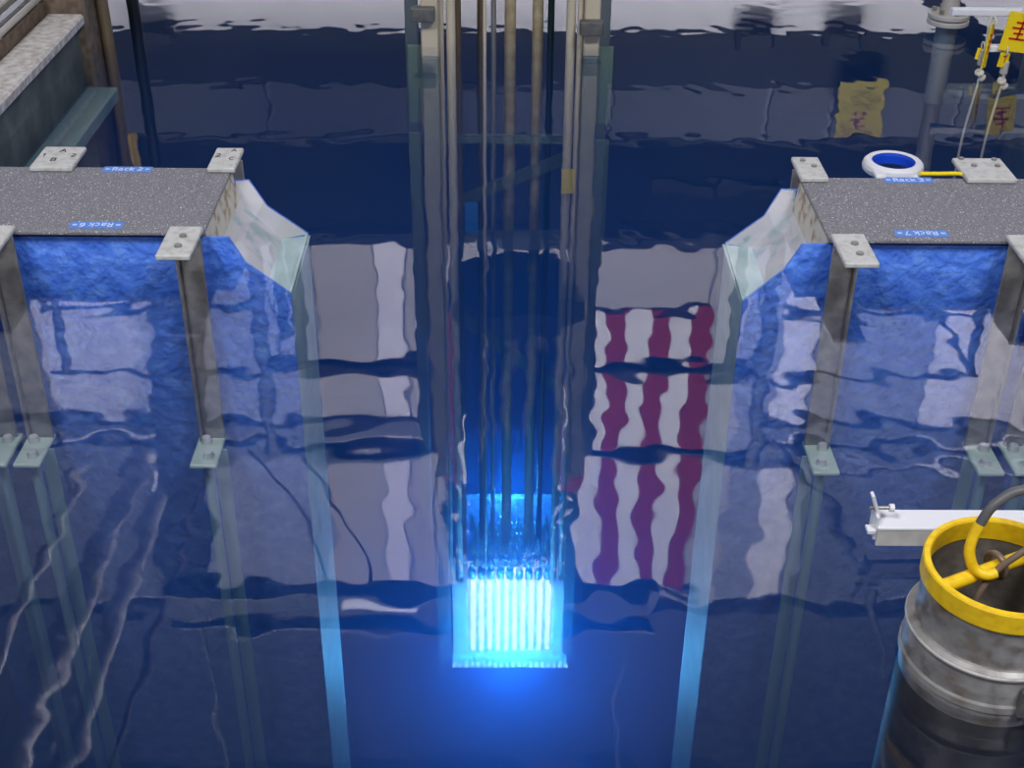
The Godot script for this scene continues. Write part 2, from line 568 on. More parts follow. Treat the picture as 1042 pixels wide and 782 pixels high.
func build_rack(s: float) -> void:
	var left := s < 0.0
	var side := "left" if left else "right"
	var o := Vector3(0, 0, 0)
	var xe := -0.733 if left else 0.809        # plate's inner edge
	var xo := -1.5 if left else 1.56           # outer end
	var zf := -2.975 if left else -2.955
	var zb := -3.385 if left else -3.345
	var t := thing("storage_rack", "grey topped rack in the %s half of the pool, labelled %s" % [side, "Rack 2 and Rack 6" if left else "Rack 3 and Rack 7"], "rack", Vector3(xe, 0, zf))
	obj("cover_plate", MB.new().box(Vector3((xe + xo) / 2, 0.092, (zf + zb) / 2), Vector3(absf(xo - xe), 0.012, zf - zb), 0.003), M.plate, t)
	# end section: a white tray that slopes from the plate down into the water, closed by the outline of the front and rear panels
	var za := zf - 0.03
	var zc2 := zb + 0.0015
	var p1 := Vector3(-0.677, 0.074, za) if left else Vector3(0.749, 0.074, za)
	var p2 := Vector3(-0.642, 0.005, za) if left else Vector3(0.712, 0.004, za)
	var e := Vector3(-0.535, -0.083, za) if left else Vector3(0.617, -0.087, za)
	var q1 := Vector3(-0.692, 0.062, zc2) if left else Vector3(0.763, 0.062, zc2)
	var q2 := Vector3(-0.648, -0.015, zc2) if left else Vector3(0.724, -0.018, zc2)
	var f := Vector3(-0.541, -0.097, zc2) if left else Vector3(0.626, -0.1, zc2)
	var xa := -0.728 if left else 0.803
	var xb := -0.614 if left else 0.699
	var prof := [Vector3(xe + 0.002 * s, 0.0855, 0), Vector3(xa - 0.003 * s, 0.0, 0), Vector3(xb, -0.112, 0), Vector3(e.x, -0.103, 0)]
	var up := Vector3(-s, 1.0, 0.2)
	var nm := ["stained_end_wall", "end_sheet", "end_shelf"]
	var ms := [M.stained, M.sheet, M.side]
	for k in 3:
		var a := Vector3(0, 0, za)
		var b := Vector3(0, 0, zc2)
		obj(nm[k], MB.new().prism([prof[k] + a, prof[k + 1] + a, prof[k + 1] + b, prof[k] + b], Vector3(s * 0.004, -0.005, 0)), ms[k], t)
	obj("rear_liner", MB.new().prism([Vector3(xa, 0.0, zc2), Vector3(xa, 0.062, zc2), q1, q2, f, Vector3(xb, -0.112, zc2)], Vector3(0, 0, 0.003)), M.sheet, t)
	var dn := -3.3
	var wall := MB.new().prism([e, f, Vector3(f.x, dn, f.z), Vector3(e.x, dn, e.z)], Vector3(s * 0.008, 0, 0))
	obj("side_wall", wall, M.side, t)
	# blue front and rear panels follow the same outline
	for k in 2:
		var a: Array = [p1, p2, e] if k == 0 else [q1, q2, f]
		var z: float = zf - 0.028 if k == 0 else zb - 0.006
		var z2 := Vector3(0, 0, 0.008)
		var pts := [Vector3(xo, a[0].y, z), Vector3(a[0].x, a[0].y, z), Vector3(a[1].x, a[1].y, z), Vector3(a[2].x, a[2].y, z), Vector3(a[2].x, dn, z), Vector3(xo, dn, z)]
		obj("front_panel" if k == 0 else "rear_panel", MB.new().prism(pts, z2), M.blue, t)
	# mounting plates, posts, lower flanges
	var xs := [-0.775, -1.235] if left else [0.853, 1.285]
	for i in 2:
		var x: float = xs[i]
		var bk := obj("mounting_plate", MB.new().box(Vector3(x, 0.104, zf + 0.075), Vector3(0.082, 0.014, 0.165), 0.003), M.bracket, t)
		for d in [-0.028, 0.028]:
			obj("bolt", MB.new().cyl(Vector3(x + 0.004, 0.108, zf + 0.08 + d), Vector3(x + 0.004, 0.116, zf + 0.08 + d), 0.0095, -1, 6), M.bolt, bk)
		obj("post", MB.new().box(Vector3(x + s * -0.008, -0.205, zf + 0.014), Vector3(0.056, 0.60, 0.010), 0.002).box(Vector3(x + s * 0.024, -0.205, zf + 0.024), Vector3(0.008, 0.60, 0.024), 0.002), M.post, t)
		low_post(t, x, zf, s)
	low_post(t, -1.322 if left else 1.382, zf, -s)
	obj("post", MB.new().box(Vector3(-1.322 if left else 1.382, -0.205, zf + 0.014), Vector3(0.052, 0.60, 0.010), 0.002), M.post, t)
	var xr := [-0.757, -1.215] if left else [0.842, 1.32]
	for i in 2:
		var x: float = xr[i]
		var w := 0.075 if i == 0 else (0.115 if left else 0.135)
		var bk := obj("mounting_plate", MB.new().box(Vector3(x, 0.106, zb - 0.035), Vector3(w, 0.014, 0.15), 0.003), M.bracket, t)
		obj("post", MB.new().box(Vector3(x + s * -0.02, -0.5, zb - 0.05), Vector3(0.045, 1.2, 0.01), 0.002), M.post, t)
		if not left:
			for d in ([[-0.012, -0.03], [0.012, 0.01]] if i == 0 else [[-0.045, -0.05], [-0.025, 0.0], [0.045, -0.045], [0.04, 0.0]]):
				obj("bolt", MB.new().cyl(Vector3(x + d[0], 0.112, zb - 0.05 + d[1]), Vector3(x + d[0], 0.118, zb - 0.05 + d[1]), 0.008, -1, 6), M.bolt, bk)
	var flat := Basis(Vector3.RIGHT, -PI / 2)
	if left:
		var bk: Node3D = t.get_node("mounting_plate_003") if t.has_node("mounting_plate_003") else t
		var zc := zb - 0.05
		letter("painted_letter", "A", 0.032, M.ink, t, Vector3(-1.212, 0.1132, zc - 0.03), flat)
		letter("painted_letter", "B", 0.032, M.ink, t, Vector3(-1.222, 0.1132, zc + 0.035), flat)
		letter("painted_letter", "1", 0.03, M.ink, t, Vector3(-1.256, 0.1132, zc + 0.004), flat)
		letter("painted_letter", "2", 0.03, M.ink, t, Vector3(-1.175, 0.1132, zc + 0.004), flat)
		letter("painted_letter", "2", 0.032, M.ink, t, Vector3(-0.779, 0.1132, zc - 0.002), flat)
		letter("painted_letter", "A", 0.026, M.ink, t, Vector3(-0.742, 0.1132, zc - 0.04), flat)
		letter("painted_letter", "C", 0.026, M.ink, t, Vector3(-0.740, 0.1132, zc + 0.02), flat)
	var names := ["Rack 2", "Rack 6"] if left else ["Rack 3", "Rack 7"]
	var tx := [-1.014, -1.005] if left else [1.10, 1.045]
	for i in 2:
		var z: float = (zb + 0.017) if i == 0 else (zf - 0.036)
		var b := flat if i == 0 else Basis(Vector3.UP, PI) * flat
		var tp := obj("tape_label", MB.new().box(Vector3(tx[i], 0.0986, z), Vector3(0.132, 0.0012, 0.036)), M.tape, t)
		letter("handwriting", names[i], 0.03, M.tape_ink, tp, Vector3(tx[i], 0.0994, z) - tp.position - t.position + t.position + tp.position, b)
		for d in [-0.054, 0.054]:
			letter("handwriting", "=", 0.024, M.tape_ink, tp, Vector3(tx[i] + d, 0.0994, z), b)

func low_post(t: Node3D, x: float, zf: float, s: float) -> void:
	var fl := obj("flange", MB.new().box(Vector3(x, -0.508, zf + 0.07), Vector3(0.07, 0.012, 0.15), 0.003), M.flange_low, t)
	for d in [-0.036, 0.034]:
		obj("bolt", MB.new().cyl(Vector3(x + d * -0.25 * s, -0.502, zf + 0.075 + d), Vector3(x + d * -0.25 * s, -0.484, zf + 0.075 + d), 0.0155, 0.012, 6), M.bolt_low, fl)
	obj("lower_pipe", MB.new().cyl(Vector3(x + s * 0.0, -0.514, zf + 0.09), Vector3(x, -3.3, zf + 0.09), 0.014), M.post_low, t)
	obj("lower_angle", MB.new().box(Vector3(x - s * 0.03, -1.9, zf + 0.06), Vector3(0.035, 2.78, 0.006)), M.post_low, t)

func build_tower() -> void:
	var t := thing("core_support_frame", "tall frame of steel channels that rises from the glowing core out of the water", "support frame", Vector3(0.03, -2.6, -4.85))
	for p in [[-0.264, -4.79, 0.062], [0.330, -4.81, 0.056]]:
		for k in [[0.95, 1.98, "front_channel", M.tube_white], [-1.57, 3.06, "sunken_channel", M.channel_dimmed]]:  # lower length takes the darker copy, underwater dimming put into its colour
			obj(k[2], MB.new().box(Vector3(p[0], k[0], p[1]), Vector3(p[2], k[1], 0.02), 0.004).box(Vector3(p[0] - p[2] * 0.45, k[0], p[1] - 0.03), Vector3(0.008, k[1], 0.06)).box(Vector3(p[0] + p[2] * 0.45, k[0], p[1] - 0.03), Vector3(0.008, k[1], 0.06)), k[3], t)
	for p in [[-0.35, -5.1], [0.39, -5.05]]:
		obj("rear_channel", MB.new().box(Vector3(p[0], -0.55, p[1]), Vector3(0.05, 5.1, 0.05), 0.004), M.tower_grey, t)
	obj("clamp_block", MB.new().box(Vector3(-0.285, 0.125, -4.765), Vector3(0.085, 0.05, 0.05), 0.004), M.grey_steel, t)
	obj("clamp_block", MB.new().box(Vector3(0.325, 0.075, -4.78), Vector3(0.085, 0.05, 0.05), 0.004), M.grey_steel, t)
	# green side plates below the water
	for p in [[-0.315, -0.16, 0.3, 0.07], [-0.33, -0.6, 0.5, 0.05], [0.375, -0.16, 0.3, 0.08], [0.385, -0.65, 0.55, 0.06], [-0.3, -1.05, 0.35, 0.07], [0.36, -1.1, 0.4, 0.06]]:
		obj("side_plate", MB.new().box(Vector3(p[0], p[1], -4.83), Vector3(p[3], p[2], 0.012), 0.002), M.tower_green, t)
	# braces
	obj("cross_brace", MB.new().box(Vector3(0.03, -0.42, -4.95), Vector3(0.62, 0.035, 0.012)), M.tower_green, t)
	obj("cross_brace", MB.new().box(Vector3(0.03, -0.86, -4.95), Vector3(0.56, 0.085, 0.012)), M.tower_grey, t)
	obj("cross_brace", MB.new().box(Vector3(0.03, -0.62, -5.0), Vector3(0.68, 0.05, 0.012), 0.0, Basis(Vector3.BACK, 0.42)), M.tower_green, t)
	obj("cross_brace", MB.new().box(Vector3(0.03, -1.5, -5.15), Vector3(0.66, 0.06, 0.012), 0.0, Basis(Vector3.BACK, -0.7)), M.tower_green, t)
	# guide tubes: each can be drawn out by itself
	var tubes := [
		[-0.2245, -4.83, 0.010, 2.0, -2.6, "tube_white", "thin white guide tube beside the left front channel of the core frame"],
		[-0.188, -4.83, 0.017, 2.0, -2.6, "tube_white", "white guide tube second from the left channel of the core frame"],
		[0.254, -4.84, 0.017, 2.0, -2.6, "tube_white", "white guide tube second from the right channel of the core frame"],
		[0.289, -4.84, 0.012, 2.0, -2.6, "tube_white", "thin white guide tube beside the right front channel of the core frame"],
		[0.032, -5.06, 0.022, 1.9, -2.55, "tube_cream", "thick cream guide tube in the middle of the core frame"],
		[0.138, -5.06, 0.021, 1.9, -2.55, "tube_cream", "thick cream guide tube right of the middle of the core frame"],
		[-0.17, -4.99, 0.015, 1.9, -2.55, "tube_brown", "brown guide tube standing behind the white pair at the left"],
		[-0.082, -5.12, 0.015, 1.9, -2.55, "tube_brown", "brown guide tube just left of the thin white rod in the frame"],
		[-0.064, -4.84, 0.0065, 1.9, -2.55, "tube_white", "very thin white rod left of the middle of the core frame"],
		[-0.032, -5.05, 0.010, 1.9, -2.55, "tube_grey", "thin grey rod between the white rod and the middle cream tube"],
		[0.19, -5.1, 0.013, 1.9, -2.55, "core_rod", "dark guide tube behind the right cream tube of the frame"]]
	for a in tubes:
		tag(obj("guide_tube", MB.new().cyl(Vector3(a[0], a[4], a[1]), Vector3(a[0], a[3], a[1]), a[2]), M[a[5]]), a[6], "tube", "guide tubes of the core")
	# drive gear on the part of the frame above the water (mirrored only)
	obj("drive_platform", MB.new().cyl(Vector3(0.08, 1.06, -4.95), Vector3(0.08, 1.16, -4.95), 0.30, -1, 40), M.dark, t)
	for p in [[-0.05, 1.3, 0.09, 0.2], [0.05, 1.35, 0.07, 0.26], [0.16, 1.3, 0.1, 0.16], [0.26, 1.4, 0.06, 0.3], [-0.14, 1.45, 0.07, 0.5]]:
		obj("drive_housing", MB.new().box(Vector3(p[0], p[1], -4.97), Vector3(p[2], p[3], 0.09), 0.01), M.dark_steel if p[0] < 0.0 else M.grey_steel, t)
	obj("back_plate", MB.new().box(Vector3(0.06, 1.87, -5.12), Vector3(0.42, 1.6, 0.02)), M.dark, t)
	tag(obj("inspection_tag", MB.new().box(Vector3(0.259, -0.525, -4.775), Vector3(0.052, 0.1, 0.004)), M.yellow_tag), "small yellow tag on the core frame below the water line", "tag")
	tag(obj("marker_card", MB.new().box(Vector3(-0.116, -0.68, -4.775), Vector3(0.05, 0.13, 0.004)), M.cyan_note), "small bright blue card on the core frame below the water line", "tag")

func build_core() -> void:
	var t := thing("reactor_core", "reactor core glowing bright blue at the foot of its frame deep in the pool", "reactor core", Vector3(0.05, -3.09, -5.05))
	var x0 := -0.222
	var x1 := 0.326
	var zf := -4.80
	var core_glow := glow(Color(0.95, 0.98, 1.0), 11.0)
	var soft := glow(Color(0.66, 0.85, 1.0), 7.5)
	# fuel elements: square boxes with glowing gaps
	for i in 10:
		var x := lerpf(-0.125, 0.235, i / 9.0)
		obj("fuel_plate_glow", MB.new().box(Vector3(x, -2.8, zf - 0.1), Vector3(0.022, 0.42, 0.16), 0.003), core_glow, t)
	obj("glow_backing", MB.new().box(Vector3(0.05, -2.8, zf - 0.14), Vector3(0.42, 0.42, 0.1)), soft, t)
	for x in [x0 + 0.035, x1 - 0.035]:
		obj("reflector_box", MB.new().box(Vector3(x, -2.8, zf - 0.1), Vector3(0.07, 0.46, 0.2), 0.006), glow(Color(0.5, 0.8, 1.0), 4.5), t)
	obj("grid_plate", MB.new().box(Vector3(0.052, -3.045, zf - 0.12), Vector3(0.555, 0.06, 0.3), 0.006), glow(Color(0.3, 0.82, 0.95), 7.0), t)
	for k in 9:
		for j in 5:
			var p := Vector3(-0.13 + 0.045 * k + (0.0225 if j % 2 else 0.0), -2.58, zf - 0.06 - 0.09 * j)
			obj("element_handle", MB.new().cyl(p, p + Vector3(0, 0.05, 0), 0.019, 0.017, 8).cyl(p + Vector3(0, 0.05, 0), p + Vector3(0, 0.085, 0), 0.009, 0.007, 6), M.fuel_top, t)
	obj("rear_glow", MB.new().box(Vector3(0.05, -2.8, zf - 0.62), Vector3(0.52, 0.56, 0.04)), glow(Color(0.08, 0.48, 1.0), 5.0), t)
	for k in 20:
		var p := Vector3(-0.215 + 0.0285 * k, -3.062, zf + 0.034)
		obj("grid_nozzle_glow", MB.new().cyl(p, p + Vector3(0, 0.036, 0), 0.011, 0.001, 6), glow(Color(0.75, 0.97, 1.0), 9.0) if k == 0 else (t.get_node("grid_nozzle_glow") as MeshInstance3D).material_override, t)
	for q in [[Vector3(0.05, -2.4, -4.7), 0.8], [Vector3(0.05, -2.85, -4.62), 8.0], [Vector3(0.05, -2.42, -5.36), 3.0]]:
		var l := OmniLight3D.new()
		l.name = "core_light"
		l.light_color = Color(0.3, 0.72, 1.0)
		l.light_energy = q[1]
		l.light_size = 0.12
		l.omni_range = 20.0
		l.omni_attenuation = 2.0
		l.shadow_enabled = true
		t.add_child(l, true)
		l.position = q[0] - t.position

func build_hall_things() -> void:
	# everything here stands beyond the pool and shows in the water as its mirror image
	var w := thing("walkway", "dark steel walkway that spans the far end of the pool", "walkway", Vector3(0, 0.98, -6.85))
	obj("deck", MB.new().box(Vector3(0, 1.49, -6.86), Vector3(11.6, 0.08, 0.9), 0.01), M.dark, w)
	obj("front_girder", MB.new().box(Vector3(0, 1.215, -6.425), Vector3(11.6, 0.47, 0.03), 0.004), M.dark, w)
	obj("edge_trim", MB.new().box(Vector3(0, 0.992, -6.4), Vector3(11.6, 0.022, 0.03)), M.grey_steel, w)
	obj("kick_plate", MB.new().box(Vector3(0, 1.56, -6.4), Vector3(11.6, 0.05, 0.02)), M.band, w)
	for x in [-2.45, -1.9, 0.95, 1.3]:
		obj("access_plate", MB.new().box(Vector3(x, 1.25, -6.405), Vector3(0.34, 0.09, 0.012), 0.003), M.dark_steel, w)
	for x in [-5.6, 5.6]:
		obj("deck_column", MB.new().box(Vector3(x, 0.8, -6.86), Vector3(0.2, 1.3, 0.2), 0.01), M.dark_steel, w)
	tag(obj("diagonal_brace", MB.new().box(Vector3(2.45, 0.55, -7.06), Vector3(0.98, 0.14, 0.06), 0.01, Basis(Vector3.BACK, 0.75)), M.band), "grey diagonal brace under the right half of the walkway", "brace")
	railing("guard rail on the walkway left of the core frame", -1.35, -0.37, 2.97, 2.375, [-1.35, -0.37], 0.045)
	railing("guard rail on the walkway in front of the flag", 0.495, 1.50, 2.985, 2.395, [0.495, 1.50], 0.045)
	railing("low rail with a stub post at the far left of the walkway", -2.55, -1.40, 2.45, 2.02, [-2.47], 0.025)
	railing("low rail with slanted ends at the far right of the walkway", 1.58, 2.70, 2.44, 2.03, [2.67], 0.025)
	tag(obj("slanted_bar", MB.new().cyl(Vector3(2.45, 2.03, -6.42), Vector3(2.69, 2.42, -6.42), 0.018).cyl(Vector3(2.63, 1.6, -6.42), Vector3(2.66, 2.43, -6.42), 0.022), M.dark_steel), "dark slanted bar at the end of the right low rail", "bar")
	for a in [[-1.13, 1.6, 2.33, "dark stub post on the walkway beside the left chain"], [-1.21, 1.6, 2.2, "shorter dark stub post on the walkway left of the other"], [1.32, 1.6, 2.4, "dark stub post on the walkway between flag and right rail"]]:
		tag(obj("stub_post", MB.new().cyl(Vector3(a[0], a[1], -6.5), Vector3(a[0], a[2], -6.5), 0.035), M.dark_steel), a[3], "post")
	for a in [[-1.27, "hanging chain beside the left guard rail post"], [1.40, "hanging chain beside the right guard rail post"]]:
		var ch := MB.new()
		for k in 22:
			var b := Basis(Vector3.RIGHT, PI / 2) if k % 2 == 0 else Basis(Vector3.UP, PI / 2) * Basis(Vector3.RIGHT, PI / 2)
			ch.torus(Vector3(a[0] + 0.05 * sin(k * 0.16), 2.38 - 0.027 * k, -6.37), 0.012, 0.004, b, 10, 6)
		tag(obj("chain", ch, M.dark_steel), a[1], "chain")
	for a in [[Vector3(-1.50, 3.0, -6.5), Vector3(-1.1, 4.0, -6.6), "thin black cable rising from the left guard rail"], [Vector3(-1.2, 2.97, -6.5), Vector3(-0.86, 4.0, -6.6), "second thin black cable rising right of the first"], [Vector3(1.62, 2.9, -6.5), Vector3(2.4, 4.1, -6.6), "thick black cable sagging right of the flag"]]:
		var mid: Vector3 = (a[0] + a[1]) * 0.5 + Vector3(0.04, -0.05, 0)
		tag(obj("cable", MB.new().tube([a[0], mid, a[1], a[1] + Vector3(0.3, 1.5, 0.2), Vector3(a[1].x + 0.5, 8.1, -6.2)], 0.012 if a[1].x < 0.0 else 0.022, 6), M.dark), a[2], "cable")
	# beams across the hall
	for a in [[4.45, "dark horizontal beam on the far wall, lower one of two"], [4.68, "dark horizontal beam on the far wall, upper one of two"]]:
		var bm := MB.new().box(Vector3(-2.4, a[0], -8.93), Vector3(3.5, 0.12, 0.1), 0.005).box(Vector3(3.3, a[0], -8.93), Vector3(2.4, 0.12, 0.1), 0.005)
		tag(obj("wall_beam", bm, M.band), a[1], "beam", "beams on the far wall")
	var cb := thing("crane_beam", "heavy dark crane beam hung across the hall above the pool", "beam", Vector3(-0.55, 3.98, -6.4))
	obj("beam_web", MB.new().box(Vector3(-0.55, 4.12, -6.4), Vector3(3.1, 0.24, 0.03)), M.dark, cb)
	obj("beam_flange", MB.new().box(Vector3(-0.55, 3.985, -6.4), Vector3(3.1, 0.02, 0.16), 0.003), M.dark_steel, cb)
	obj("beam_flange", MB.new().box(Vector3(-0.55, 4.255, -6.4), Vector3(3.1, 0.02, 0.16), 0.003), M.dark_steel, cb)
	obj("beam_label", MB.new().box(Vector3(-0.72, 4.09, -6.38), Vector3(0.5, 0.07, 0.01)), M.duct, cb)
	for x in [-1.9, 0.8]:
		obj("hanger_rod", MB.new().cyl(Vector3(x, 4.26, -6.4), Vector3(x, 8.16, -6.4), 0.02), M.dark, cb)
	tag(obj("wall_duct", MB.new().box(Vector3(-2.58, 4.6, -8.9), Vector3(0.4, 3.6, 0.14), 0.01, Basis(Vector3.BACK, 0.1)), M.dark), "dark upright duct on the far wall, seen mirrored beside the left rack post", "duct")
	# flag, hung by its short edge
	var fl := thing("flag", "large striped flag hanging upright on the far wall, mirrored in the water", "flag", Vector3(0.585, 3.36, -8.93))
	for k in 13:
		var st := MB.new()
		var low := k >= 7
		cloth(st, -0.47 + 0.1623 * k, 0.1623, 3.36, 6.16 if low else 5.04)
		obj("stripe", st, M.flag_red if k % 2 == 0 else M.flag_white, fl)
	var cn := MB.new()
	cloth(cn, -0.47, 1.1361, 5.04, 6.16)
	var canton := obj("canton", cn, M.flag_blue, fl)
	var stars := MB.new()
	for r in 9:
		for c in (6 if r % 2 == 0 else 5):
			var p := Vector3(-0.375 + 0.1892 * c + (0.0 if r % 2 == 0 else 0.0946), 5.12 + 0.12 * r, 0)
			p.z = fold(p.x, p.y) + 0.004
			for k in 5:
				var a := TAU * k / 5.0
				var d := Basis(Vector3.BACK, a)
				stars.poly([p + d * Vector3(0, 0.045, 0), p + d * Vector3(0.011, 0.014, 0), p, p + d * Vector3(-0.011, 0.014, 0)], Vector3.BACK)
	obj("star", stars, M.flag_white, canton)
	obj("hem_rod", MB.new().cyl(Vector3(-0.55, 6.17, -8.9), Vector3(1.75, 6.17, -8.9), 0.02), M.dark, fl)
	# warning sign and cabinet under the walkway
	var sg := thing("warning_sign", "yellow radiation sign with magenta print on the far wall, mirrored upside down", "sign", Vector3(2.49, 1.48, -8.8))
	obj("panel", MB.new().box(Vector3(2.49, 1.70, -8.8), Vector3(0.325, 0.44, 0.012), 0.003, Basis(Vector3.BACK, -0.04)), M.sign, sg)
	var tf := MB.new().cyl(Vector3(2.485, 1.765, -8.792), Vector3(2.485, 1.765, -8.788), 0.013)
	for k in 3:
		var a := PI / 2 + TAU * k / 3.0
		for j in 4:
			var b0 := a + (j - 2) * 0.26
			var b1 := a + (j - 1) * 0.26
			var e := func(t: float, rr: float) -> Vector3: return Vector3(2.485 + cos(t) * rr, 1.765 + sin(t) * rr, -8.789)
			tf.poly([e.call(b0, 0.02), e.call(b1, 0.02), e.call(b1, 0.06), e.call(b0, 0.06)], Vector3.BACK)
	obj("trefoil", tf, M.magenta, sg)
	letter("lettering", "CAUTION", 0.06, M.magenta, sg, Vector3(2.485, 1.86, -8.79), Basis.IDENTITY)
	letter("lettering", "RADIATION", 0.05, M.sign_print, sg, Vector3(2.485, 1.63, -8.79), Basis.IDENTITY)
	letter("lettering", "AREA", 0.05, M.sign_print, sg, Vector3(2.485, 1.57, -8.79), Basis.IDENTITY)
	obj("standoff", MB.new().box(Vector3(2.49, 1.70, -8.88), Vector3(0.2, 0.1, 0.15)), M.band, sg)
	tag(obj("notice_board", MB.new().box(Vector3(-1.955, 1.04, -6.37), Vector3(0.215, 0.185, 0.02), 0.004), M.yellow), "yellow notice board on the walkway girder behind the left rack", "board")
	# low things in front of the far wall
	for a in [[-2.35, 0.14, "dark low box at the far wall, left of the frame"], [1.72, 0.16, "dark low box at the far wall, left one of the right pair"], [2.32, 0.18, "dark low box at the far wall, right one of the right pair"]]:
		tag(obj("equipment_box", MB.new().box(Vector3(a[0], 1.22, -8.9), Vector3(0.26, a[1], 0.16), 0.03), M.dark), a[2], "box", "low boxes at the far wall")
	# ducts and pipes that run along the hall over the left side
	for a in [[-2.55, 4.5, -8.0, -5.2, 0.07, "pale round duct over the left side of the pool"], [-2.86, 4.5, -8.6, -5.0, 0.10, "wide grey duct left of the pale one overhead"], [-2.30, 4.6, -8.6, -4.4, 0.03, "slim brown pipe right of the pale overhead duct"], [-3.3, 4.6, -8.6, -4.4, 0.05, "outermost slim duct over the left side"]]:
		tag(obj("overhead_duct", MB.new().cyl(Vector3(a[0], a[1], a[2]), Vector3(a[0], a[1], a[3]), a[4]), M.duct if a[4] > 0.04 else M.tube_brown), a[5], "duct", "overhead ducts on the left")

func fold(x: float, y: float) -> float:
	return -8.93 + 0.012 * sin(x * 9.0 + 0.6 * y) + 0.008 * sin(x * 21.0 - y * 1.3)

func cloth(st: MB, x: float, w: float, y0: float, y1: float) -> void:   # a strip of hanging cloth, front and back
	var nx := maxi(2, int(w / 0.05))
	var ny := maxi(2, int((y1 - y0) / 0.12))
	for side in [1.0, -1.0]:
		var i0 := st.v.size()
		for j in ny + 1:
			for i in nx + 1:
				var p := Vector3(x + w * i / nx, lerpf(y0, y1, float(j) / ny), 0)
				p.z = fold(p.x, p.y) + 0.0015 * side
				var dx := (fold(p.x + 0.01, p.y) - fold(p.x - 0.01, p.y)) / 0.02
				var dy := (fold(p.x, p.y + 0.01) - fold(p.x, p.y - 0.01)) / 0.02
				st.vert(p, Vector3(-dx, -dy, 1).normalized() * side)
		for j in ny:
			for i in nx:
				var a := i0 + j * (nx + 1) + i
				st.tri(a, a + 1, a + nx + 2); st.tri(a, a + nx + 2, a + nx + 1)

func railing(label: String, x0: float, x1: float, top: float, mid: float, posts: Array, r: float) -> void:
	var t := thing("guard_rail", label, "railing", Vector3((x0 + x1) / 2, 1.53, -6.48))
	obj("top_rail", MB.new().cyl(Vector3(x0 - r, top, -6.48), Vector3(x1 + r, top, -6.48), r * 0.8), M.dark_steel, t)
	obj("middle_rail", MB.new().cyl(Vector3(x0, mid, -6.48), Vector3(x1, mid, -6.48), r), M.dark, t)
	for x in posts:
		obj("post", MB.new().cyl(Vector3(x, 1.535, -6.48), Vector3(x, top, -6.48), r), M.grey_steel, t)
		obj("base_flange", MB.new().cyl(Vector3(x, 1.535, -6.48), Vector3(x, 1.55, -6.48), r * 1.8), M.dark_steel, t)

func build_left_ledge() -> void:
	struct("wall_ledge_left", MB.new().box(Vector3(-2.25, -1.6, -3.55), Vector3(1.5, 3.42, 2.2)), M.left_liner)
	var t := thing("pool_ledge", "pale weathered concrete ledge along the left pool wall behind the rack", "ledge", Vector3(-1.55, 0.11, -4.0))
	obj("ledge_slab", MB.new().box(Vector3(-1.535, 0.13, -4.02), Vector3(0.13, 0.04, 1.26), 0.008), M.concrete, t)
	obj("back_strip", MB.new().box(Vector3(-1.615, 0.15, -4.02), Vector3(0.035, 0.09, 1.26), 0.005), M.concrete_brown, t)
	obj("channel_wall", MB.new().box(Vector3(-1.655, 0.155, -3.95), Vector3(0.02, 0.09, 1.6), 0.003), M.grey_steel, t)
	var sl := obj("reflected_ledge", MB.new().box(Vector3(-1.445, -0.14, -3.9), Vector3(0.11, 0.05, 1.5), 0.005), M.ledge_reflection)  # slab added to draw the reflection of the ledge above it
	tag(sl, "pale green step added under the water in place of the reflection of the concrete ledge", "ledge")
	var r := thing("hand_rail", "slim pale rail running above the left concrete ledge", "rail", Vector3(-1.62, 0.2, -4.2))
	obj("rail", MB.new().cyl(Vector3(-1.605, 0.215, -3.6), Vector3(-1.605, 0.215, -5.0), 0.011), M.pale_metal, r)
	for z in [-3.75, -4.2, -4.6]:
		obj("rail_bracket", MB.new().box(Vector3(-1.612, 0.2, z), Vector3(0.014, 0.03, 0.02), 0.002), M.pale_metal, r)
	tag(obj("cover_board", MB.new().box(Vector3(-1.96, 0.195, -4.2), Vector3(0.5, 0.03, 1.9), 0.005), M.pale_metal), "pale flat cover board in the top left corner beyond the rail", "board")
	tag(obj("cable_bundle", MB.new().tube([Vector3(-1.69, 0.22, -3.75), Vector3(-1.66, 0.235, -3.95), Vector3(-1.67, 0.235, -4.15), Vector3(-1.74, 0.222, -4.35)], 0.012), M.tube_brown), "bent brown cable lying between rail and cover board", "cable")
	var c := thing("corner_column", "brown weathered concrete corner where the left pool wall ends", "column", Vector3(-1.5, -0.26, -4.72))
	obj("shaft", MB.new().box(Vector3(-1.55, 0.12, -4.73), Vector3(0.17, 0.76, 0.16), 0.01), M.concrete_brown, c)
	obj("corner_pipe", MB.new().cyl(Vector3(-1.41, -2.6, -4.78), Vector3(-1.445, 0.6, -4.78), 0.022), M.tube_brown, c)
	tag(obj("pool_upright", MB.new().cyl(Vector3(-1.46, -1.5, -5.25), Vector3(-1.46, 0.9, -5.25), 0.024), M.dark_steel), "dark steel upright in the water right of the concrete corner", "upright")

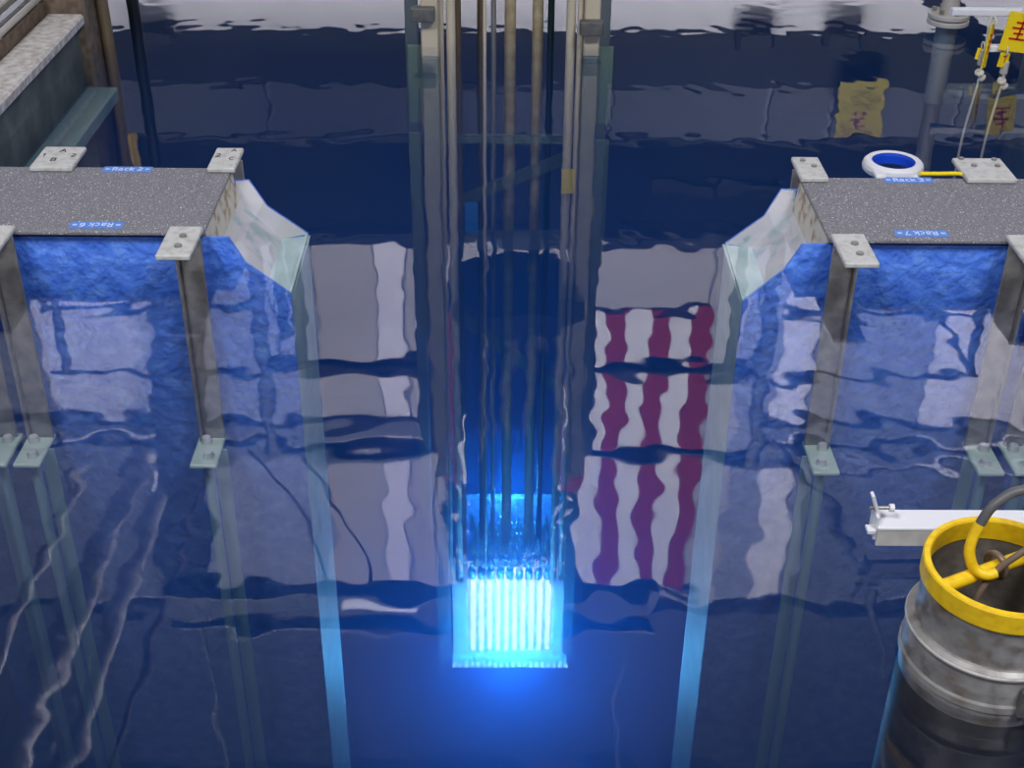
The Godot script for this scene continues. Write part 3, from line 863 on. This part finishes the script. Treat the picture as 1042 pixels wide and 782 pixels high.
func yellow_card(called: String, label: String, at: Vector3, w: float, h: float, turn: float, marks: int) -> void:
	var t := thing(called, label, "tag", at, "yellow tags on the white bars")
	var b := Basis(Vector3.UP, turn) * Basis(Vector3.BACK, -0.12)
	obj("card", MB.new().box(at - b * Vector3(0, h / 2, 0), Vector3(w, h, 0.003), 0.0, b), M.yellow_tag, t)
	var mk := MB.new()
	for k in marks:
		mk.box(at + b * Vector3(0.0, -h * (0.25 + 0.14 * k), 0.003), Vector3(w * (0.55 if k % 2 else 0.35), h * 0.05, 0.001), 0.0, b)
	mk.box(at + b * Vector3(0.004, -h * 0.4, 0.003), Vector3(w * 0.07, h * 0.6, 0.001), 0.0, b * Basis(Vector3.BACK, -0.1))
	obj("print", mk, M.red_ink, t)
	obj("tie", MB.new().torus(at + Vector3(0, 0.008, 0), 0.016, 0.003, Basis(Vector3.BACK, PI / 2), 14, 6), M.rope, t)

func build_right_gear() -> void:
	struct("wall_ledge_right", MB.new().box(Vector3(2.45, -1.6, -3.55), Vector3(1.0, 3.5, 2.6)), M.left_liner)
	var p := thing("flanged_pipe", "grey pipe with a round bolted flange just above the water, top right", "pipe", Vector3(1.704, 0.03, -5.026))
	obj("pipe", MB.new().cyl(Vector3(1.704, 0.07, -5.026), Vector3(1.704, 1.2, -5.026), 0.033, -1, 24), M.pale_metal, p)
	for y in [0.028, 0.052]:
		obj("flange", MB.new().lathe(Vector3(1.704, y, -5.026), [Vector2(0, 0.02), Vector2(0.074, 0.02), Vector2(0.078, 0.016), Vector2(0.078, 0.003), Vector2(0.074, 0), Vector2(0, 0)], 36), M.pale_metal, p)
	for k in 6:
		var a := TAU * k / 6 + 0.3
		var q := Vector3(1.704 + 0.057 * cos(a), 0.07, -5.026 + 0.057 * sin(a))
		obj("bolt", MB.new().cyl(q, q + Vector3(0, 0.018, 0), 0.009, -1, 6), M.bolt, p)
	obj("lower_pipe", MB.new().cyl(Vector3(1.704, -0.28, -5.026), Vector3(1.704, 0.03, -5.026), 0.04, -1, 24).cyl(Vector3(1.704, -0.25, -5.026), Vector3(2.5, -0.25, -5.026), 0.04, -1, 24), M.tower_grey, p)
	for a in [[1.545, 0.212, 0.024, "upper white bar reaching in over the water from the right"], [1.70, 0.085, 0.022, "lower white bar reaching in over the water from the right"]]:
		tag(obj("white_bar", MB.new().box(Vector3((a[0] + 2.3) / 2, a[1], -4.54), Vector3(2.3 - a[0], a[2], 0.03), 0.003), M.white), a[3], "bar", "white bars at the right")
	tag(obj("bar_upright", MB.new().box(Vector3(2.1, 0.2, -4.575), Vector3(0.05, 0.2, 0.03), 0.003), M.white), "white upright that carries the two white bars", "bar")
	yellow_card("yellow_tag", "narrow curled yellow tag hanging from the upper white bar", Vector3(1.692, 0.175, -4.52), 0.036, 0.15, 0.9, 3)
	yellow_card("yellow_tag", "large yellow tag with red print at the right frame edge", Vector3(1.79, 0.215, -4.515), 0.10, 0.135, 0.0, 4)
	yellow_card("yellow_tag", "small yellow tag below the lower white bar", Vector3(1.755, 0.075, -4.52), 0.04, 0.05, 0.3, 1)
	yellow_card("yellow_tag", "small yellow tag on the clip left of the lower bar", Vector3(1.675, 0.085, -4.53), 0.032, 0.04, -0.4, 1)
	for a in [[1.68, 0.05, -0.75, "white rope clip and line hanging into the water, left of two"], [1.765, 0.02, -0.7, "white rope clip and line hanging into the water, right of two"]]:
		var t := thing("rope_line", a[3], "rope", Vector3(a[0], a[1], -4.53), "rope lines under the white bars")
		obj("line", MB.new().tube([Vector3(a[0], 0.2, -4.53), Vector3(a[0] + 0.004, 0.0, -4.53), Vector3(a[0] - 0.02, -0.3, -4.52), Vector3(a[0] - 0.01, a[2], -4.5)], 0.0045, 6), M.rope, t)
		obj("clip", MB.new().box(Vector3(a[0], a[1], -4.53), Vector3(0.026, 0.05, 0.02), 0.005), M.pale_metal, t)
		obj("knot", MB.new().torus(Vector3(a[0], a[1] - 0.05, -4.53), 0.009, 0.008, Basis(Vector3.RIGHT, 0.5), 14, 8).torus(Vector3(a[0] + 0.012, a[1] - 0.068, -4.525), 0.008, 0.007, Basis(Vector3.BACK, 0.9), 14, 8), M.rope, t)
	# float ring and yellow cord at the back of the right rack
	var rg := thing("float_ring", "white ring with a blue inner face at the back edge of the right rack", "ring", Vector3(1.087, 0.1, -3.41))
	var rc := Vector3(1.087, 0.094, -3.44)
	obj("ring_body", MB.new().lathe(rc, [Vector2(0.058, -0.016), Vector2(0.076, -0.016), Vector2(0.082, -0.01), Vector2(0.084, 0.0), Vector2(0.081, 0.01), Vector2(0.075, 0.016), Vector2(0.066, 0.018), Vector2(0.059, 0.015)], 56), M.white, rg)
	obj("inner_liner", MB.new().lathe(rc, [Vector2(0.0595, 0.015), Vector2(0.0565, 0.006), Vector2(0.0555, -0.016), Vector2(0.058, -0.016)], 56), M.ring_blue, rg)
	obj("hanger_lug", MB.new().box(Vector3(1.03, 0.1, -3.365), Vector3(0.03, 0.012, 0.05), 0.004).box(Vector3(1.13, 0.09, -3.365), Vector3(0.02, 0.012, 0.05), 0.004), M.white, rg)
	tag(obj("yellow_rope", MB.new().tube([Vector3(1.14, 0.104, -3.36), Vector3(1.19, 0.103, -3.362), Vector3(1.25, 0.104, -3.36), Vector3(1.27, 0.104, -3.33)], 0.006), M.yellow_tag), "yellow rope lying at the back edge of the right rack beside the ring", "rope")

func build_canister() -> void:
	var c := Vector3(0.779, 0, -1.584)
	var t := thing("canister", "grey metal canister with a yellow rim standing in the water at lower right", "canister", Vector3(0.779, -1.2, -1.584))
	var body := MB.new().lathe(c, [Vector2(0.117, 0.175), Vector2(0.117, 0.085)], 72)
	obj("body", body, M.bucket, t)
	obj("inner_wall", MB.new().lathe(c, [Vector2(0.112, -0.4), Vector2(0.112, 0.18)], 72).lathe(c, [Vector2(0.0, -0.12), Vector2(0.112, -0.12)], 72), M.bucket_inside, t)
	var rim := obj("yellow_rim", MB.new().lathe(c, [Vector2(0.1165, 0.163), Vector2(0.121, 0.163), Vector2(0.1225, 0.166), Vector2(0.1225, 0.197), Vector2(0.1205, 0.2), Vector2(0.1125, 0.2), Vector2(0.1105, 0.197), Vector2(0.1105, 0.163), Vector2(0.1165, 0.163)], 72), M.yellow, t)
	obj("cross_bar", MB.new().cyl(Vector3(0.671, 0.172, -1.558), Vector3(0.878, 0.172, -1.66), 0.0115), M.yellow, rim)
	var collar := obj("collar", MB.new().lathe(c, [Vector2(0.117, 0.09), Vector2(0.122, 0.09), Vector2(0.129, 0.085), Vector2(0.131, 0.079), Vector2(0.1285, 0.074), Vector2(0.127, 0.07), Vector2(0.1285, 0.045), Vector2(0.1285, 0.028), Vector2(0.1315, 0.024), Vector2(0.1315, 0.012), Vector2(0.129, 0.008), Vector2(0.126, -0.02)], 72), M.bucket, t)
	obj("collar_ridge", MB.new().torus(c + Vector3(0, 0.081, 0), 0.1275, 0.0038, Basis.IDENTITY, 72, 10), M.concrete, collar)
	obj("clamp_bolt", MB.new().box(Vector3(0.80, 0.038, -1.452), Vector3(0.022, 0.055, 0.014), 0.003).box(Vector3(0.83, 0.038, -1.455), Vector3(0.024, 0.05, 0.02), 0.003), M.grey_steel, collar)
	obj("sunken_body", MB.new().lathe(c, [Vector2(0.126, -0.02), Vector2(0.128, -0.05), Vector2(0.128, -0.34), Vector2(0.137, -0.345), Vector2(0.137, -0.37), Vector2(0.128, -0.375), Vector2(0.128, -1.2), Vector2(0, -1.2)], 72), M.bucket_dimmed, t)  # same steel as above, underwater darkness put into the colour
	# lifting hook with its hose, and a grey strap, hung over the bar
	var h := thing("lifting_hook", "yellow sleeved hook on a grey hose, hooked round the canister's bar", "hook", Vector3(0.75, 0.18, -1.6))
	obj("sleeve", MB.new().tube([Vector3(0.733, 0.264, -1.602), Vector3(0.725, 0.24, -1.598), Vector3(0.723, 0.215, -1.592), Vector3(0.733, 0.190, -1.585), Vector3(0.750, 0.183, -1.578), Vector3(0.766, 0.186, -1.580)], 0.0085, 14), M.yellow, h)
	obj("hose", MB.new().tube([Vector3(0.732, 0.260, -1.602), Vector3(0.744, 0.290, -1.605), Vector3(0.765, 0.309, -1.61), Vector3(0.79, 0.318, -1.615), Vector3(0.86, 0.322, -1.62), Vector3(0.95, 0.25, -1.62), Vector3(0.99, 0.05, -1.62), Vector3(1.0, -0.4, -1.62)], 0.0078, 12), M.hose, h)
	var s := thing("strap_loop", "grey brown cord looped round the middle of the canister's yellow bar", "cord", Vector3(0.775, 0.18, -1.6))
	obj("loop", MB.new().torus(Vector3(0.778, 0.176, -1.611), 0.019, 0.0055, Basis(Vector3.UP, 0.46) * Basis(Vector3.BACK, PI / 2), 24, 10), M.hook, s)
	obj("cord", MB.new().tube([Vector3(0.742, 0.12, -1.575), Vector3(0.748, 0.15, -1.578), Vector3(0.768, 0.185, -1.585), Vector3(0.80, 0.222, -1.585), Vector3(0.85, 0.26, -1.59), Vector3(0.92, 0.23, -1.6), Vector3(0.945, 0.05, -1.6), Vector3(0.95, -0.3, -1.6)], 0.0055, 10), M.hook, s)
	# white beam behind it with its end clamp
	var b := thing("white_beam", "white channel beam lying low over the water behind the canister", "beam", Vector3(0.95, 0.02, -1.88))
	obj("beam_top", MB.new().box(Vector3(1.30, 0.057, -1.880), Vector3(1.26, 0.006, 0.055), 0.001), M.white, b)
	obj("beam_front", MB.new().box(Vector3(1.30, 0.037, -1.856), Vector3(1.26, 0.036, 0.005), 0.001), M.white_shaded, b)  # front face coloured greyer than the top to stand for its shade
	var k := thing("end_clamp", "small white screw clamp on the left end of the white beam", "clamp", Vector3(0.67, 0.03, -1.88))
	obj("jaw", MB.new().box(Vector3(0.668, 0.055, -1.875), Vector3(0.006, 0.05, 0.035), 0.001).box(Vector3(0.664, 0.095, -1.875), Vector3(0.006, 0.05, 0.016), 0.001, Basis(Vector3.BACK, 0.35)).box(Vector3(0.659, 0.05, -1.862), Vector3(0.014, 0.006, 0.02)), M.white, k)
	obj("screw", MB.new().cyl(Vector3(0.655, 0.088, -1.875), Vector3(0.69, 0.088, -1.875), 0.0035, -1, 10), M.bolt, k)
	obj("screw_head", MB.new().cyl(Vector3(0.69, 0.088, -1.875), Vector3(0.698, 0.088, -1.875), 0.0075, -1, 8), M.white, k)
